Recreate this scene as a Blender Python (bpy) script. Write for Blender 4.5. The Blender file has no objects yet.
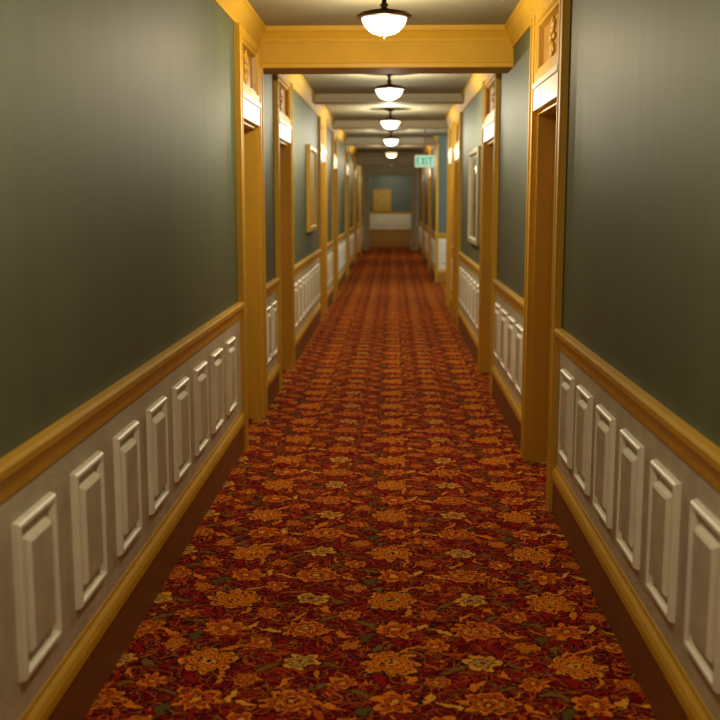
import bpy, bmesh, math
from mathutils import Vector, Matrix
sc = bpy.context.scene
try:
    sc.view_settings.view_transform = 'Standard'
except Exception:
    pass

H = 1.55
XL, XR = -0.945, 0.825
ZC = 2.73
Y0, YE = -3.0, 33.0
TH = 0.25

# ------------------------------------------------------------ materials
def new_mat(name):
    m = bpy.data.materials.new(name); m.use_nodes = True
    nt = m.node_tree
    return m, nt, nt.nodes['Principled BSDF']

def simple(name, col, rough=0.5, var=0.12, scale=3.0, stretch=(1,1,1), bump=0.0, bscale=60, bstretch=(1,1,1), metallic=0.0, spec=0.5):
    m, nt, b = new_mat(name)
    n = nt.nodes; l = nt.links
    tc = n.new('ShaderNodeTexCoord')
    mp = n.new('ShaderNodeMapping'); mp.inputs['Scale'].default_value = stretch
    l.new(tc.outputs['Object'], mp.inputs['Vector'])
    no = n.new('ShaderNodeTexNoise'); no.inputs['Scale'].default_value = scale; no.inputs['Detail'].default_value = 6
    l.new(mp.outputs[0], no.inputs['Vector'])
    cr = n.new('ShaderNodeValToRGB')
    cr.color_ramp.elements[0].position = 0.3; cr.color_ramp.elements[1].position = 0.7
    cr.color_ramp.elements[0].color = tuple(c*(1-var) for c in col)+(1,)
    cr.color_ramp.elements[1].color = tuple(min(1, c*(1+var)) for c in col)+(1,)
    l.new(no.outputs['Fac'], cr.inputs[0]); l.new(cr.outputs[0], b.inputs['Base Color'])
    b.inputs['Roughness'].default_value = rough
    b.inputs['Metallic'].default_value = metallic
    b.inputs['Specular IOR Level'].default_value = spec
    if bump > 0:
        mp2 = n.new('ShaderNodeMapping'); mp2.inputs['Scale'].default_value = bstretch
        l.new(tc.outputs['Object'], mp2.inputs['Vector'])
        n2 = n.new('ShaderNodeTexNoise'); n2.inputs['Scale'].default_value = bscale; n2.inputs['Detail'].default_value = 4
        l.new(mp2.outputs[0], n2.inputs['Vector'])
        bp = n.new('ShaderNodeBump'); bp.inputs['Strength'].default_value = bump; bp.inputs['Distance'].default_value = 0.01
        l.new(n2.outputs['Fac'], bp.inputs['Height']); l.new(bp.outputs[0], b.inputs['Normal'])
    return m

M_wall = simple('green_wall_paint', (0.112,0.132,0.078), 0.55, 0.08, 2.5, (1,3,0.5), 0.08, 12, (1,3,0.3), spec=0.22)
M_teal = simple('teal_wall_paint', (0.11,0.165,0.145), 0.5, 0.08, 2.5)
M_wains = simple('cream_wainscot_paint', (0.58,0.52,0.40), 0.55, 0.12, 9, (1,1,1), 0.35, 70)
M_mould = simple('cream_moulding_paint', (0.90,0.86,0.73), 0.38, 0.05, 9)
M_ceilbeam = simple('cream_ceiling_trim', (0.46,0.38,0.25), 0.6, 0.05, 9)
M_gold = simple('ochre_trim_paint', (0.67,0.385,0.032), 0.45, 0.05, 5, (1,1,1), 0.05, 25, spec=0.35)
M_crown = simple('ochre_crown_paint', (0.62,0.36,0.036), 0.65, 0.05, 5, spec=0.2)
M_goldd = simple('ochre_panel_paint', (0.47,0.24,0.025), 0.4, 0.1, 8)
M_brown = simple('brown_baseboard_paint', (0.21,0.082,0.022), 0.45, 0.15, 6)
M_door = simple('door_wood', (0.22,0.10,0.03), 0.4, 0.3, 4, (1,8,0.6))
M_ceil = simple('ceiling_plaster', (0.30,0.275,0.19), 0.7, 0.10, 2.0, (1,1,1), 0.2, 30)
M_bronze = simple('dark_bronze', (0.10,0.055,0.03), 0.35, 0.2, 20, metallic=0.8)
M_brass = simple('brass', (0.6,0.4,0.12), 0.3, 0.1, 20, metallic=0.9)
M_glassm = simple('mirror_glass', (0.35,0.36,0.30), 0.12, 0.05, 5, metallic=0.8)
M_paper = simple('poster_paper', (0.60,0.39,0.09), 0.6, 0.2, 9)
M_white = simple('white_plastic', (0.8,0.8,0.76), 0.5, 0.03, 5)

def emis(name, col, s):
    m, nt, b = new_mat(name)
    b.inputs['Base Color'].default_value = col+(1,)
    b.inputs['Emission Color'].default_value = col+(1,)
    b.inputs['Emission Strength'].default_value = s
    return m

# carpet ---------------------------------------------------------------
def carpet_mat():
    m, nt, b = new_mat('floral_carpet')
    N = nt.nodes; L = nt.links
    def setin(sock, v):
        if isinstance(v, (int, float)): sock.default_value = v
        else: L.new(v, sock)
    def M(op, a, b_=None, c=None):
        nd = N.new('ShaderNodeMath'); nd.operation = op
        setin(nd.inputs[0], a)
        if b_ is not None: setin(nd.inputs[1], b_)
        if c is not None: setin(nd.inputs[2], c)
        return nd.outputs[0]
    tc = N.new('ShaderNodeTexCoord')
    nz = N.new('ShaderNodeTexNoise'); nz.inputs['Scale'].default_value = 14; nz.inputs['Detail'].default_value = 3
    L.new(tc.outputs['Object'], nz.inputs['Vector'])
    nsep = N.new('ShaderNodeSeparateColor'); L.new(nz.outputs['Color'], nsep.inputs[0])
    nz2 = N.new('ShaderNodeTexNoise'); nz2.inputs['Scale'].default_value = 55; nz2.inputs['Detail'].default_value = 1
    L.new(tc.outputs['Object'], nz2.inputs['Vector'])
    nsep2 = N.new('ShaderNodeSeparateColor'); L.new(nz2.outputs['Color'], nsep2.inputs[0])
    sp = N.new('ShaderNodeSeparateXYZ'); L.new(tc.outputs['Object'], sp.inputs[0])
    def warp(c, n1, n2):
        a = M('MULTIPLY_ADD', M('SUBTRACT', n1, 0.5), 0.075, c)
        return M('MULTIPLY_ADD', M('SUBTRACT', n2, 0.5), 0.024, a)
    X = warp(sp.outputs[0], nsep.outputs[0], nsep2.outputs[0])
    Y = warp(sp.outputs[1], nsep.outputs[1], nsep2.outputs[1])
    W, HH = 0.62, 0.56
    cur = [None]
    def rgb(c):
        nd = N.new('ShaderNodeRGB'); nd.outputs[0].default_value = c+(1,); return nd.outputs[0]
    def mix(mask, col):
        nd = N.new('ShaderNodeMix'); nd.data_type = 'RGBA'
        L.new(mask, nd.inputs[0]); L.new(cur[0], nd.inputs[6])
        if isinstance(col, tuple): nd.inputs[7].default_value = col+(1,)
        else: L.new(col, nd.inputs[7])
        cur[0] = nd.outputs[2]
    MAR=(0.150,0.004,0.007); RED=(0.31,0.011,0.008); RUST=(0.54,0.085,0.008); ORG=(0.80,0.225,0.010)
    GLD=(0.85,0.38,0.036); OLV=(0.23,0.125,0.020); BEI=(0.55,0.33,0.10); DK=(0.050,0.004,0.004); GRN=(0.12,0.085,0.02)
    cur[0] = rgb(MAR)
    def blot(scale, lo, col, off):
        mp = N.new('ShaderNodeMapping'); mp.inputs['Location'].default_value = (off, off*0.7, 0)
        L.new(tc.outputs['Object'], mp.inputs['Vector'])
        n = N.new('ShaderNodeTexNoise'); n.inputs['Scale'].default_value = scale; n.inputs['Detail'].default_value = 0
        n.inputs['Distortion'].default_value = 1.0
        L.new(mp.outputs[0], n.inputs['Vector'])
        d = M('ABSOLUTE', M('SUBTRACT', n.outputs['Fac'], 0.5))
        mix(M('LESS_THAN', d, lo), col)
    blot(9, 0.042, RED, 0)
    blot(12, 0.020, DK, 3)
    blot(12, 0.015, RUST, 5)
    blot(14, 0.014, OLV, 9)
    blot(15, 0.010, ORG, 13)
    def loc(cx, cy):
        dx = M('WRAP', M('SUBTRACT', X, cx*W), W/2, -W/2)
        dy = M('WRAP', M('SUBTRACT', Y, cy*HH), HH/2, -HH/2)
        return dx, dy
    def leaf(cx, cy, ang, Ln, w, col, k=0.0, vein=DK):
        dx, dy = loc(cx, cy)
        ca, sa = math.cos(ang), math.sin(ang)
        u = M('MULTIPLY_ADD', dx, ca/Ln, M('MULTIPLY', dy, sa/Ln))
        v = M('MULTIPLY_ADD', dx, -sa, M('MULTIPLY', dy, ca))
        u2 = M('MULTIPLY', u, u)
        v = M('ABSOLUTE', M('MULTIPLY_ADD', u2, k, v))
        t = M('MULTIPLY_ADD', u2, -w, M('SUBTRACT', w, v))
        mix(M('GREATER_THAN', t, -0.006), vein)
        mix(M('GREATER_THAN', t, 0.0), col)
    def flower(cx, cy, R, n, amp, stops, ph=0.0, sq=1.0):
        dx, dy = loc(cx, cy)
        if sq != 1.0: dy = M('MULTIPLY', dy, sq)
        r = M('SQRT', M('MULTIPLY_ADD', dx, dx, M('MULTIPLY', dy, dy)))
        th = M('ARCTAN2', dy, dx)
        c = M('ABSOLUTE', M('COSINE', M('MULTIPLY_ADD', th, n/2.0, ph)))
        pet = M('MULTIPLY_ADD', c, amp*R, (1-amp)*R)
        t = M('DIVIDE', r, pet)
        cr = N.new('ShaderNodeValToRGB'); cr.color_ramp.interpolation = 'CONSTANT'
        e = cr.color_ramp.elements
        e[0].position = 0; e[0].color = stops[0][1]+(1,)
        e[1].position = stops[1][0]; e[1].color = stops[1][1]+(1,)
        for p, cc in stops[2:]:
            x = e.new(p); x.color = cc+(1,)
        L.new(t, cr.inputs[0])
        mix(M('LESS_THAN', t, 1.0), cr.outputs[0])
    import random
    rnd = random.Random(4)
    cols = [OLV, RUST, ORG, GLD, OLV, RED, BEI, GRN, ORG, RUST, RED]
    for (cx, cy, R, cnt) in [(0,0,0.135,6),(0.5,0.5,0.13,6),(0.5,0.0,0.11,5),(0.0,0.5,0.11,5)]:
        for i in range(cnt):
            a = i*2*math.pi/cnt + rnd.uniform(-.3,.3)
            lx = cx + R*math.cos(a)/W; ly = cy + R*math.sin(a)/HH
            leaf(lx, ly, a+rnd.uniform(-.9,.9), rnd.uniform(.040,.065), rnd.uniform(.010,.018), rnd.choice(cols), rnd.uniform(-.03,.03))
    A = [(0,DK),(0.10,GLD),(0.22,MAR),(0.31,ORG),(0.48,DK),(0.54,ORG),(0.70,MAR),(0.77,ORG),(0.86,GLD),(0.92,DK)]
    B = [(0,GLD),(0.14,DK),(0.22,RUST),(0.38,GLD),(0.46,DK),(0.52,RUST),(0.66,MAR),(0.73,ORG),(0.92,DK)]
    C = [(0,RED),(0.2,BEI),(0.38,OLV),(0.60,GLD),(0.88,DK)]
    D = [(0,GLD),(0.25,MAR),(0.36,RUST),(0.56,MAR),(0.64,ORG),(0.90,DK)]
    flower(0, 0, 0.112, 8, 0.40, A)
    flower(0.5, 0.5, 0.105, 10, 0.30, B, 0.4, 1.2)
    flower(0.5, 0.02, 0.076, 6, 0.45, C, 0.6)
    flower(0.02, 0.5, 0.084, 7, 0.42, D, 0.2)
    flower(0.25, 0.27, 0.056, 5, 0.45, D, 0.8)
    flower(0.77, 0.24, 0.048, 6, 0.4, A, 0.1)
    flower(0.24, 0.76, 0.050, 5, 0.4, B, 0.3)
    flower(0.75, 0.74, 0.056, 7, 0.4, D, 0.9)
    mr = N.new('ShaderNodeMapRange'); mr.inputs[1].default_value = .3; mr.inputs[2].default_value = .7
    mr.inputs[3].default_value = 0.68; mr.inputs[4].default_value = 1.28
    fz = N.new('ShaderNodeTexNoise'); fz.inputs['Scale'].default_value = 150; fz.inputs['Detail'].default_value = 1
    L.new(tc.outputs['Object'], fz.inputs['Vector'])
    L.new(fz.outputs['Fac'], mr.inputs[0])
    vm = N.new('ShaderNodeVectorMath'); vm.operation = 'SCALE'
    L.new(cur[0], vm.inputs[0]); L.new(mr.outputs[0], vm.inputs['Scale'])
    L.new(vm.outputs[0], b.inputs['Base Color'])
    b.inputs['Roughness'].default_value = 0.95
    b.inputs['Specular IOR Level'].default_value = 0.03
    return m
M_carpet = carpet_mat()

# ------------------------------------------------------------ mesh helpers
def box(bm, x0,x1,y0,y1,z0,z1, mi=0):
    if x0>x1: x0,x1=x1,x0
    if y0>y1: y0,y1=y1,y0
    v = [bm.verts.new(p) for p in [(x0,y0,z0),(x1,y0,z0),(x1,y1,z0),(x0,y1,z0),(x0,y0,z1),(x1,y0,z1),(x1,y1,z1),(x0,y1,z1)]]
    for f in [(3,2,1,0),(4,5,6,7),(0,1,5,4),(1,2,6,5),(2,3,7,6),(3,0,4,7)]:
        fc = bm.faces.new([v[i] for i in f]); fc.material_index = mi

def mapL(u, o, z): return (XL+o, u, z)
def mapR(u, o, z): return (XR-o, u, z)
def mapF(Y): return lambda u, o, z: (u, Y-o, z)

def mbox(bm, mp, u0,u1,o0,o1,z0,z1, mi=0):
    a = mp(u0,o0,z0); c = mp(u1,o1,z1)
    box(bm, a[0],c[0],a[1],c[1],min(z0,z1),max(z0,z1),mi)

def prism(bm, mp, prof, u0, u1, mi=0):
    A = [bm.verts.new(mp(u0,o,z)) for o,z in prof]
    B = [bm.verts.new(mp(u1,o,z)) for o,z in prof]
    n = len(prof)
    fs = []
    for i in range(n):
        fs.append(bm.faces.new([A[i],A[(i+1)%n],B[(i+1)%n],B[i]]))
    fs.append(bm.faces.new(A[::-1])); fs.append(bm.faces.new(B))
    for f in fs: f.material_index = mi

def rings(bm, mp, u0,u1,z0,z1, prof, mi=0, cap=True, mis=None):
    prev = None
    for k,(ins,o) in enumerate(prof):
        r = [bm.verts.new(mp(*p)) for p in [(u0+ins,o,z0+ins),(u1-ins,o,z0+ins),(u1-ins,o,z1-ins),(u0+ins,o,z1-ins)]]
        if prev:
            for i in range(4):
                f = bm.faces.new([prev[i],prev[(i+1)%4],r[(i+1)%4],r[i]])
                f.material_index = mis[k] if mis else mi
        prev = r
    if cap:
        f = bm.faces.new(prev); f.material_index = mis[-1] if mis else mi

def finish(bm, name, mats, parent=None, smooth=False, bevel=0):
    bmesh.ops.recalc_face_normals(bm, faces=bm.faces)
    me = bpy.data.meshes.new(name); bm.to_mesh(me); bm.free()
    for m in mats: me.materials.append(m)
    if smooth:
        for p in me.polygons: p.use_smooth = True
    ob = bpy.data.objects.new(name, me); sc.collection.objects.link(ob)
    if parent: ob.parent = parent
    if bevel:
        md = ob.modifiers.new('bevel','BEVEL'); md.width = bevel; md.segments = 2; md.limit_method='ANGLE'
    return ob

def empty(name, loc=(0,0,0)):
    e = bpy.data.objects.new(name, None); e.location = loc; e.empty_display_size = 0.2
    sc.collection.objects.link(e); return e

# ------------------------------------------------------------ layout
ALC0, ALC1 = 15.75, 20.0
doorsL = [(6.38,7.50),(8.45,9.7),(13.4,14.6),(16.3,17.5),(20.8,22.0),(25.2,26.4),(29.3,30.5)]
doorsR = [(5.12,6.30),(8.35,9.6),(12.8,14.0),(14.45,15.6),(22.4,23.6),(27.6,28.8)]
CW = 0.13
DT = 2.05

def segs(doors, a, b):
    out = []; y = a
    for d in doors:
        if d[0] < a or d[1] > b: continue
        out.append((y, d[0])); y = d[1]
    out.append((y, b)); return out

def wall_side(name, mp, doors, ranges):
    bm = bmesh.new()
    for (a,b) in ranges:
        y = a
        for d in doors:
            if d[0]<a or d[1]>b: continue
            mbox(bm, mp, y, d[0]+CW, 0, -TH, 0, ZC)
            mbox(bm, mp, d[0]+CW, d[1]-CW, -0.03, -TH, DT, ZC)
            y = d[1]-CW
        mbox(bm, mp, y, b, 0, -TH, 0, ZC)
    return finish(bm, name, [M_wall])
wall_side('wall_left', mapL, doorsL, [(Y0,YE)])
wall_side('wall_right', mapR, doorsR, [(Y0,ALC0),(ALC1,YE)])

PROF = [(0,0.008),(0.003,0.022),(0.008,0.028),(0.018,0.028),(0.023,0.021),(0.026,0.010),(0.054,0.010),(0.060,0.026),(0.069,0.032),(0.074,0.032)]
MIS = [1,1,1,1,1,1,0,1,1,0]
def wainscot_run(bm, mp, a, b, pw=0.32, gap=0.14, anchor_end=None, extra=0):
    mbox(bm, mp, a, b, 0, 0.008, 0.254, 0.833, 0)
    L = b-a
    z0, z1 = 0.345, 0.76
    if anchor_end is not None:
        y = anchor_end
        while y-pw > a+0.05:
            rings(bm, mp, y-pw, y, z0, z1, PROF, mis=MIS+[0])
            y -= pw+gap
        return
    if L < 0.3: return
    n = max(1, round((L-0.12)/(pw+gap)))
    g = min(gap, 0.1) if n == 1 else gap
    w = (L - g*(n+1))/n
    for i in range(n):
        u = a+g+i*(w+g)
        rings(bm, mp, u, u+w, z0, z1, PROF, mis=MIS+[0])

def rail(bm, mp, a, b):
    prism(bm, mp, [(0,0.833),(0.014,0.835),(0.018,0.862),(0.026,0.885),(0.034,0.900),(0.036,0.922),(0.030,0.933),(0,0.933)], a, b)
def basecap(bm, mp, a, b):
    prism(bm, mp, [(0,0.172),(0.026,0.172),(0.030,0.185),(0.030,0.210),(0.024,0.228),(0.014,0.240),(0.012,0.254),(0,0.254)], a, b, 1)
    prism(bm, mp, [(0,0.0),(0.020,0.0),(0.020,0.172),(0,0.172)], a, b, 0)

for side, mp, doors, rng in [('left',mapL,doorsL,[(Y0,YE)]),('right',mapR,doorsR,[(Y0,ALC0),(ALC1,YE)])]:
    bw, br, bb = bmesh.new(), bmesh.new(), bmesh.new()
    first = True
    for (a,b) in rng:
        for (s,e) in segs(doors, a, b):
            if first:
                if side=='left': wainscot_run(bw, mp, s, e, 0.295, 0.18, anchor_end=6.09)
                else: wainscot_run(bw, mp, s, e, 0.29, 0.15, anchor_end=4.95)
                first = False
            else: wainscot_run(bw, mp, s, e)
            rail(br, mp, s, e); basecap(bb, mp, s, e)
    finish(bw, 'wall_panelling_'+side, [M_wains, M_mould])
    finish(br, 'chair_rail_'+side, [M_gold])
    finish(bb, 'baseboard_'+side, [M_brown, M_gold])

# crown
CR = [(0,2.585),(0.010,2.585),(0.014,2.61),(0.022,2.625),(0.035,2.65),(0.055,2.69),(0.062,2.70),(0.070,2.705),(0.070,ZC),(0,ZC)]
bm = bmesh.new(); prism(bm, mapL, CR, Y0, YE); finish(bm, 'trim_1', [M_crown])
bm = bmesh.new(); prism(bm, mapR, CR, Y0, ALC0); prism(bm, mapR, CR, ALC1, YE); finish(bm, 'trim_2', [M_crown])

# floor / ceiling
bm = bmesh.new(); box(bm, -1.6, 3.1, Y0-0.3, 37, -0.1, 0); finish(bm, 'floor', [M_carpet])
bm = bmesh.new(); box(bm, -1.6, 3.1, Y0-0.3, 37, ZC, ZC+0.15); finish(bm, 'ceiling', [M_ceil])

# end walls
bm = bmesh.new(); box(bm, XL-TH, XR+TH, Y0-0.2, Y0, 0, ZC); finish(bm, 'wall_back', [M_wall])
bm = bmesh.new()
PX0, PX1, PZ = -0.74, 0.58, 2.30
box(bm, -1.6, PX0, YE, YE+0.25, 0, ZC); box(bm, PX1, 3.1, YE, YE+0.25, 0, ZC); box(bm, PX0, PX1, YE, YE+0.25, PZ, ZC)
finish(bm, 'wall_portal', [M_wains])
bm = bmesh.new()
box(bm, PX0-0.13, PX0+0.02, YE-0.03, YE+0.28, 0, PZ+0.13)
box(bm, PX1-0.02, PX1+0.13, YE-0.03, YE+0.28, 0, PZ+0.13)
box(bm, PX0+0.02, PX1-0.02, YE-0.03, YE+0.28, PZ, PZ+0.13)
finish(bm, 'trim_3', [M_ceilbeam], bevel=0.006)
bm = bmesh.new()
box(bm, -1.6, 3.1, 35.8, 36.0, 0, ZC, 0)
finish(bm, 'wall_end', [M_teal])
bm = bmesh.new(); box(bm, -1.6, -1.45, YE+0.25, 35.8, 0, ZC); finish(bm, 'wall_lobby_left', [M_teal])
bm = bmesh.new(); box(bm, 2.95, 3.1, YE+0.25, 35.8, 0, ZC); finish(bm, 'wall_lobby_right', [M_teal])
mF = mapF(35.8)
bm = bmesh.new()
mbox(bm, mF, -1.45, 2.95, 0, 0.008, 0.58, 1.10, 0)
for i in range(6):
    rings(bm, mF, -1.38+i*0.72, -0.78+i*0.72, 0.66, 1.03, PROF, mi=0)
finish(bm, 'wall_panelling_end', [M_mould, M_mould])
bm = bmesh.new()
prism(bm, mF, [(0,0),(0.03,0),(0.03,0.5),(0.05,0.52),(0.05,0.58),(0,0.58)], -1.45, 2.95, 0)
finish(bm, 'baseboard_end', [M_goldd])
bm = bmesh.new(); prism(bm, mF, [(0,1.10),(0.03,1.10),(0.04,1.14),(0,1.16)], -1.45, 2.95, 0); finish(bm, 'trim_4', [M_gold])

# alcove
bm = bmesh.new(); box(bm, XR+TH, 2.9, ALC0-0.2, ALC0, 0, ZC); finish(bm, 'wall_alcove_near', [M_wall])
bm = bmesh.new(); box(bm, XR+TH, 2.9, ALC1, ALC1+0.2, 0, ZC); box(bm, XR, XR+TH, ALC1-0.012, ALC1, 0, ZC); finish(bm, 'wall_alcove_far', [M_teal])
bm = bmesh.new(); box(bm, 2.9, 3.1, ALC0-0.2, ALC1+0.2, 0, ZC); finish(bm, 'wall_alcove_side', [M_teal])
mA = mapF(ALC1-0.012)
bm = bmesh.new()
mbox(bm, mA, XR, 2.9, 0, 0.008, 0.254, 0.833, 0)
for i in range(4):
    rings(bm, mA, XR+0.1+i*0.48, XR+0.45+i*0.48, 0.375, 0.77, PROF, mi=0)
finish(bm, 'wall_panelling_alcove', [M_mould, M_mould])
bm = bmesh.new(); rail(bm, mA, XR, 2.9); finish(bm, 'chair_rail_alcove', [M_gold])
bm = bmesh.new(); basecap(bm, mA, XR, 2.9); finish(bm, 'baseboard_alcove', [M_goldd, M_gold])
bm = bmesh.new(); box(bm, XR-0.02, XR+0.03, ALC1-0.06, ALC1+0.08, 0, ZC-0.15); finish(bm, 'trim_5', [M_gold], bevel=0.005)
bm = bmesh.new(); box(bm, XR-0.02, XR+0.14, ALC0-0.1, ALC0+0.02, 0, ZC-0.15); finish(bm, 'trim_6', [M_gold], bevel=0.005)

# ------------------------------------------------------------ ceiling beams
def beam(y0, y1, zb, mat, mat2, lip=True):
    bm = bmesh.new()
    box(bm, XL, XR, y0, y1, zb, ZC, 0)
    for s, yy in ((-1,y0),(1,y1)):
        mp = (lambda u,o,z,yy=yy,s=s: (u, yy+s*o, z))
        if lip:
            prism(bm, mp, [(0,2.63),(0.012,2.63),(0.02,2.65),(0.05,2.685),(0.07,2.70),(0.07,ZC),(0,ZC)], XL, XR, 1)
        prism(bm, mp, [(0,zb),(0.012,zb+0.004),(0.012,zb+0.03),(0,zb+0.036)], XL, XR, 1)
    return finish(bm, 'ceiling_beam', [mat, mat2])
beam(7.5, 7.85, 2.455, M_crown, M_gold)
beam(12.1, 12.4, 2.64, M_ceilbeam, M_ceilbeam, False)
beam(16.1, 16.4, 2.62, M_ceilbeam, M_ceilbeam, False)
beam(20.4, 20.7, 2.60, M_ceilbeam, M_ceilbeam, False)
beam(27.0, 27.3, 2.42, M_ceilbeam, M_ceilbeam)

# ------------------------------------------------------------ doors
def ornament(bm, mp, uc, zc, r, mi):
    for k in range(8):
        a = k*math.pi/4
        cu, cz = uc+math.cos(a)*r*0.55, zc+math.sin(a)*r*0.8
        res = bmesh.ops.create_icosphere(bm, subdivisions=2, radius=1.0)
        c = Vector(mp(cu, 0.0, cz))
        for v in res['verts']:
            p = v.co
            t = p.y*math.cos(a)+p.z*math.sin(a); s = -p.y*math.sin(a)+p.z*math.cos(a)
            t *= r*0.42; s *= r*0.2
            v.co = Vector((p.x*0.014, t*math.cos(a)-s*math.sin(a), t*math.sin(a)+s*math.cos(a))) + c
        for f in {f for v in res['verts'] for f in v.link_faces}: f.material_index = mi; f.smooth = True
    res = bmesh.ops.create_icosphere(bm, subdivisions=2, radius=1.0)
    c = Vector(mp(uc,0,zc))
    for v in res['verts']: v.co = Vector((v.co.x*0.022, v.co.y*r*0.3, v.co.z*r*0.3))+c
    for f in {f for v in res['verts'] for f in v.link_faces}: f.material_index = mi; f.smooth = True

def door(i, mp, d):
    e = empty('door_%d' % i, mp((d[0]+d[1])/2, 0, 0))
    inv = Matrix.Translation(-e.location)
    def fin(bm, n, mats, bevel=0):
        bmesh.ops.transform(bm, matrix=inv, verts=bm.verts)
        return finish(bm, n, mats, parent=e, bevel=bevel)
    a, b = d; oa, ob = a+CW, b-CW
    bm = bmesh.new()
    for (u0,u1,s) in ((a,oa,1),(ob,b,-1)):
        mbox(bm, mp, u0, u1, 0, 0.030, 0, 2.585)
        if s==1: mbox(bm, mp, u0, u0+0.025, 0.030, 0.038, 0, 2.585); mbox(bm, mp, u1-0.02, u1, 0.030, 0.034, 0, 2.585)
        else: mbox(bm, mp, u1-0.025, u1, 0.030, 0.038, 0, 2.585); mbox(bm, mp, u0, u0+0.02, 0.030, 0.034, 0, 2.585)
    fin(bm, 'casing', [M_gold], 0.003)
    bm = bmesh.new()
    mbox(bm, mp, oa, oa+0.02, 0.0, -TH, 0, DT)
    mbox(bm, mp, ob-0.02, ob, 0.0, -TH, 0, DT)
    mbox(bm, mp, oa+0.02, ob-0.02, 0.0, -TH, DT-0.02, DT)
    mbox(bm, mp, ob-0.035, ob-0.02, -0.15, -0.19, 0, DT-0.02)
    mbox(bm, mp, oa+0.02, oa+0.035, -0.15, -0.19, 0, DT-0.02)
    fin(bm, 'jamb', [M_gold])
    bm = bmesh.new()
    la, lb = oa+0.02, ob-0.02
    mbox(bm, mp, la, lb, -0.19, -0.23, 0.005, DT-0.02)
    mp2 = lambda u,o,z: mp(u, -0.19+o, z)
    wm = (la+lb)/2
    for (z0,z1) in ((0.2,0.85),(1.0,1.9)):
        for (u0,u1) in ((la+0.1,wm-0.05),(wm+0.05,lb-0.1)):
            rings(bm, mp2, u0,u1,z0,z1, [(0,0.0005),(0.01,0.012),(0.03,0.012),(0.04,0.002),(0.07,0.002),(0.09,0.01)])
    fin(bm, 'leaf', [M_door])
    bm = bmesh.new()
    res = bmesh.ops.create_uvsphere(bm, u_segments=16, v_segments=10, radius=0.028)
    c = Vector(mp(la+0.07, -0.19+0.055, 0.98))
    for v in res['verts']: v.co += c
    mbox(bm, mp, la+0.062, la+0.078, -0.19, -0.14, 0.972, 0.988)
    mbox(bm, mp, la+0.045, la+0.095, -0.19, -0.186, 0.9, 1.06)
    fin(bm, 'knob', [M_brass])
    bm = bmesh.new()
    mbox(bm, mp, oa, ob, -0.03, 0.028, DT, 2.19)
    mbox(bm, mp, oa, ob, 0.028, 0.038, 2.17, 2.20)
    fin(bm, 'header', [M_mould], 0.003)  # header trim; its pale colour includes the glossy reflection of the lamps
    bm = bmesh.new()
    rings(bm, mp, oa, ob, 2.20, 2.585, [(0,-0.028),(0.0,0.028),(0.05,0.028),(0.06,0.015),(0.075,0.015),(0.09,-0.012)], mis=[0,0,0,0,0,1,1])
    ornament(bm, lambda u,o,z: mp(u,-0.008,z), (oa+ob)/2, 2.392, 0.095, 0)
    fin(bm, 'transom_panel', [M_gold, M_goldd])
k = 1
for d in doorsL: door(k, mapL, d); k += 1
for d in doorsR: door(k, mapR, d); k += 1

# ------------------------------------------------------------ ceiling lights
def lathe(bm, prof, seg=32, mi=0):
    rs = []
    for r,z in prof:
        if r < 1e-5: rs.append([bm.verts.new((0,0,z))])
        else: rs.append([bm.verts.new((r*math.cos(2*math.pi*i/seg), r*math.sin(2*math.pi*i/seg), z)) for i in range(seg)])
    for A,B in zip(rs, rs[1:]):
        for i in range(seg):
            j=(i+1)%seg
            if len(A)==1 and len(B)==1: continue
            if len(A)==1: vs=[A[0],B[i],B[j]]
            elif len(B)==1: vs=[A[i],A[j],B[0]]
            else: vs=[A[i],A[j],B[j],B[i]]
            f=bm.faces.new(vs); f.material_index=mi; f.smooth=True

def ceiling_light(x, y, mat, col, power):
    e = empty('ceiling_light', (x,y,ZC))
    bm = bmesh.new()
    lathe(bm, [(0,0),(0.07,0),(0.07,-0.012),(0.055,-0.022),(0.022,-0.03),(0.014,-0.045),(0.014,-0.075),(0.024,-0.082),(0.024,-0.09),(0.014,-0.098),(0.03,-0.108),(0.09,-0.120),(0.140,-0.132),(0.156,-0.142),(0.158,-0.150),(0.150,-0.158),(0.130,-0.160),(0.128,-0.150),(0.0,-0.145)])
    finish(bm, 'bronze_fitting', [M_bronze], parent=e, smooth=True)
    bm = bmesh.new()
    pr = [(0.130*math.cos(t*math.pi/2/6), -0.152-0.100*math.sin(t*math.pi/2/6)) for t in range(6)]+[(0,-0.252)]
    lathe(bm, pr, 24)
    finish(bm, 'glass_bowl', [mat], parent=e, smooth=True)
    bm = bmesh.new()
    lathe(bm, [(0,-0.250),(0.012,-0.252),(0.013,-0.257),(0.006,-0.262),(0.007,-0.266),(0,-0.270)], 16)
    finish(bm, 'finial', [M_bronze], parent=e, smooth=True)
    ld = bpy.data.lights.new('under_bowl_light','POINT'); ld.energy = power; ld.color = col; ld.shadow_soft_size = 0.03
    lo = bpy.data.objects.new('under_bowl_light', ld); sc.collection.objects.link(lo); lo.parent = e; lo.location = (0,0,-0.33)  # unseen point light added below the bowl to carry the fixture's light
LW = emis('glowing_glass_warm', (1.0,0.86,0.62), 2.2)
LC = emis('glowing_glass_cool', (1.0,0.97,0.80), 2.4)
LD = emis('glowing_glass_dim', (1.0,0.80,0.52), 1.1)
warm=(1.0,0.84,0.55); cool=(1.0,0.92,0.66)
ceiling_light(-0.06, -1.6, LW, warm, 32)
ceiling_light(-0.06, 2.1, LW, warm, 32)
ceiling_light(-0.055, 6.2, LW, warm, 43)
ceiling_light(-0.04, 10.1, LC, cool, 52)
ceiling_light(-0.04, 14.1, LC, cool, 52)
ceiling_light(-0.04, 18.3, LC, cool, 48)
ceiling_light(-0.04, 23.4, LD, warm, 42)
ceiling_light(-0.04, 29.0, LW, warm, 46)  # added lamp, out of sight behind the beam, to light the far end
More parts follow.
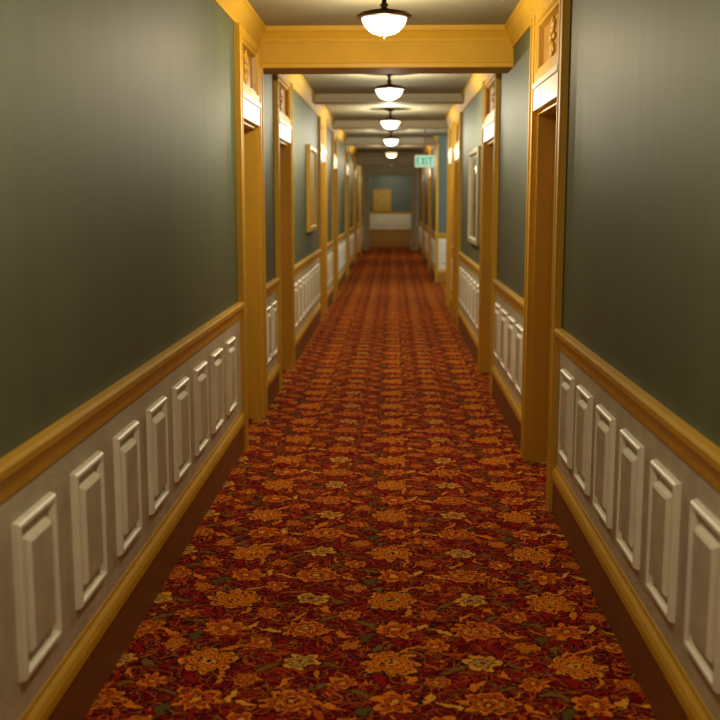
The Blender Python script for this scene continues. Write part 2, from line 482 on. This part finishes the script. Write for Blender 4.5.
ceiling_light(-0.05, 34.4, LW, warm, 24)  # added lamp, unseen above the portal, so the lobby wall is lit
ceiling_light(1.9, 17.9, emis('glowing_glass_daylight', (0.75,0.9,1.0), 2.2), (0.78,0.92,1.0), 55)

# ------------------------------------------------------------ pictures
def framed(name, mp, a, b, z0, z1, matf, matg):
    e = empty(name, mp((a+b)/2,0,(z0+z1)/2)); inv = Matrix.Translation(-e.location)
    bm = bmesh.new()
    rings(bm, mp, a, b, z0, z1, [(0,0.0),(0,0.035),(0.012,0.045),(0.05,0.045),(0.065,0.02),(0.07,0.02)], cap=False)
    bmesh.ops.transform(bm, matrix=inv, verts=bm.verts); finish(bm, 'frame', [matf], parent=e)
    bm = bmesh.new()
    mbox(bm, mp, a+0.06, b-0.06, 0.004, 0.021, z0+0.06, z1-0.06)
    bmesh.ops.transform(bm, matrix=inv, verts=bm.verts); finish(bm, 'panel', [matg], parent=e)
framed('framed_notice_board', mapL, 11.6, 12.6, 1.2, 2.15, M_gold, M_paper)
framed('framed_mirror', mapR, 9.95, 11.1, 1.12, 2.05, M_ceilbeam, M_glassm)
framed('framed_picture', mF, -0.68, -0.06, 1.17, 1.9, M_gold, M_paper)

# ------------------------------------------------------------ exit sign
e = empty('exit_sign', (0.5, 17.0, 2.16))
bm = bmesh.new(); box(bm, -0.16,0.16,-0.02,0.02,-0.1,0.1,0); finish(bm, 'housing', [M_white], parent=e, bevel=0.006)
bm = bmesh.new(); box(bm, -0.147,0.147,-0.024,-0.021,-0.087,0.087,0); finish(bm, 'lit_face', [emis('exit_face',(0.45,0.80,0.60),0.7)], parent=e)
bm = bmesh.new()
box(bm, -0.01,0.01,-0.008,0.008,0.1,ZC-2.16-0.015,0); box(bm,-0.07,0.07,-0.03,0.03,ZC-2.16-0.02,ZC-2.16,0)
finish(bm, 'hanger', [M_bronze], parent=e)
gm = emis('exit_letters',(0.01,0.25,0.12),0.6)
bm = bmesh.new()
def bar(x0,z0,x1,z1,t=0.020):
    d = Vector((x1-x0,0,z1-z0)); n = Vector((-d.z,0,d.x)).normalized()*t/2
    p0=Vector((x0,-0.027,z0)); p1=Vector((x1,-0.027,z1))
    q=[p0+n,p0-n,p1-n,p1+n]
    A=[bm.verts.new(v) for v in q]; B=[bm.verts.new(v+Vector((0,0.003,0))) for v in q]
    bm.faces.new(A); bm.faces.new(B[::-1])
    for i in range(4): bm.faces.new([A[i],A[(i+1)%4],B[(i+1)%4],B[i]])
h=0.06
bar(-0.12,-h,-0.12,h); [bar(-0.12,z,-0.075,z) for z in (-h+.006,0,h-.006)]
bar(-0.05,-h,0.0,h); bar(-0.05,h,0.0,-h)
bar(0.03,-h,0.03,h)
bar(0.09,-h,0.09,h); bar(0.06,h-.006,0.12,h-.006)
finish(bm, 'letters', [gm], parent=e)

# ------------------------------------------------------------ world & camera
w = bpy.data.worlds.new('World'); sc.world = w; w.use_nodes = True
w.node_tree.nodes['Background'].inputs[0].default_value = (0.5,0.5,0.5,1)
w.node_tree.nodes['Background'].inputs[1].default_value = 0.1
cam = bpy.data.cameras.new('Camera'); co = bpy.data.objects.new('Camera', cam); sc.collection.objects.link(co)
cam.sensor_width = 36; cam.lens = 52.5
co.location = (0,0,H)
co.rotation_euler = (math.radians(90-8.66), 0, math.radians(1.78))
cam.dof.use_dof = True; cam.dof.focus_distance = 4.8; cam.dof.aperture_fstop = 2.9
cam.clip_start = 0.05; cam.clip_end = 100
sc.camera = co
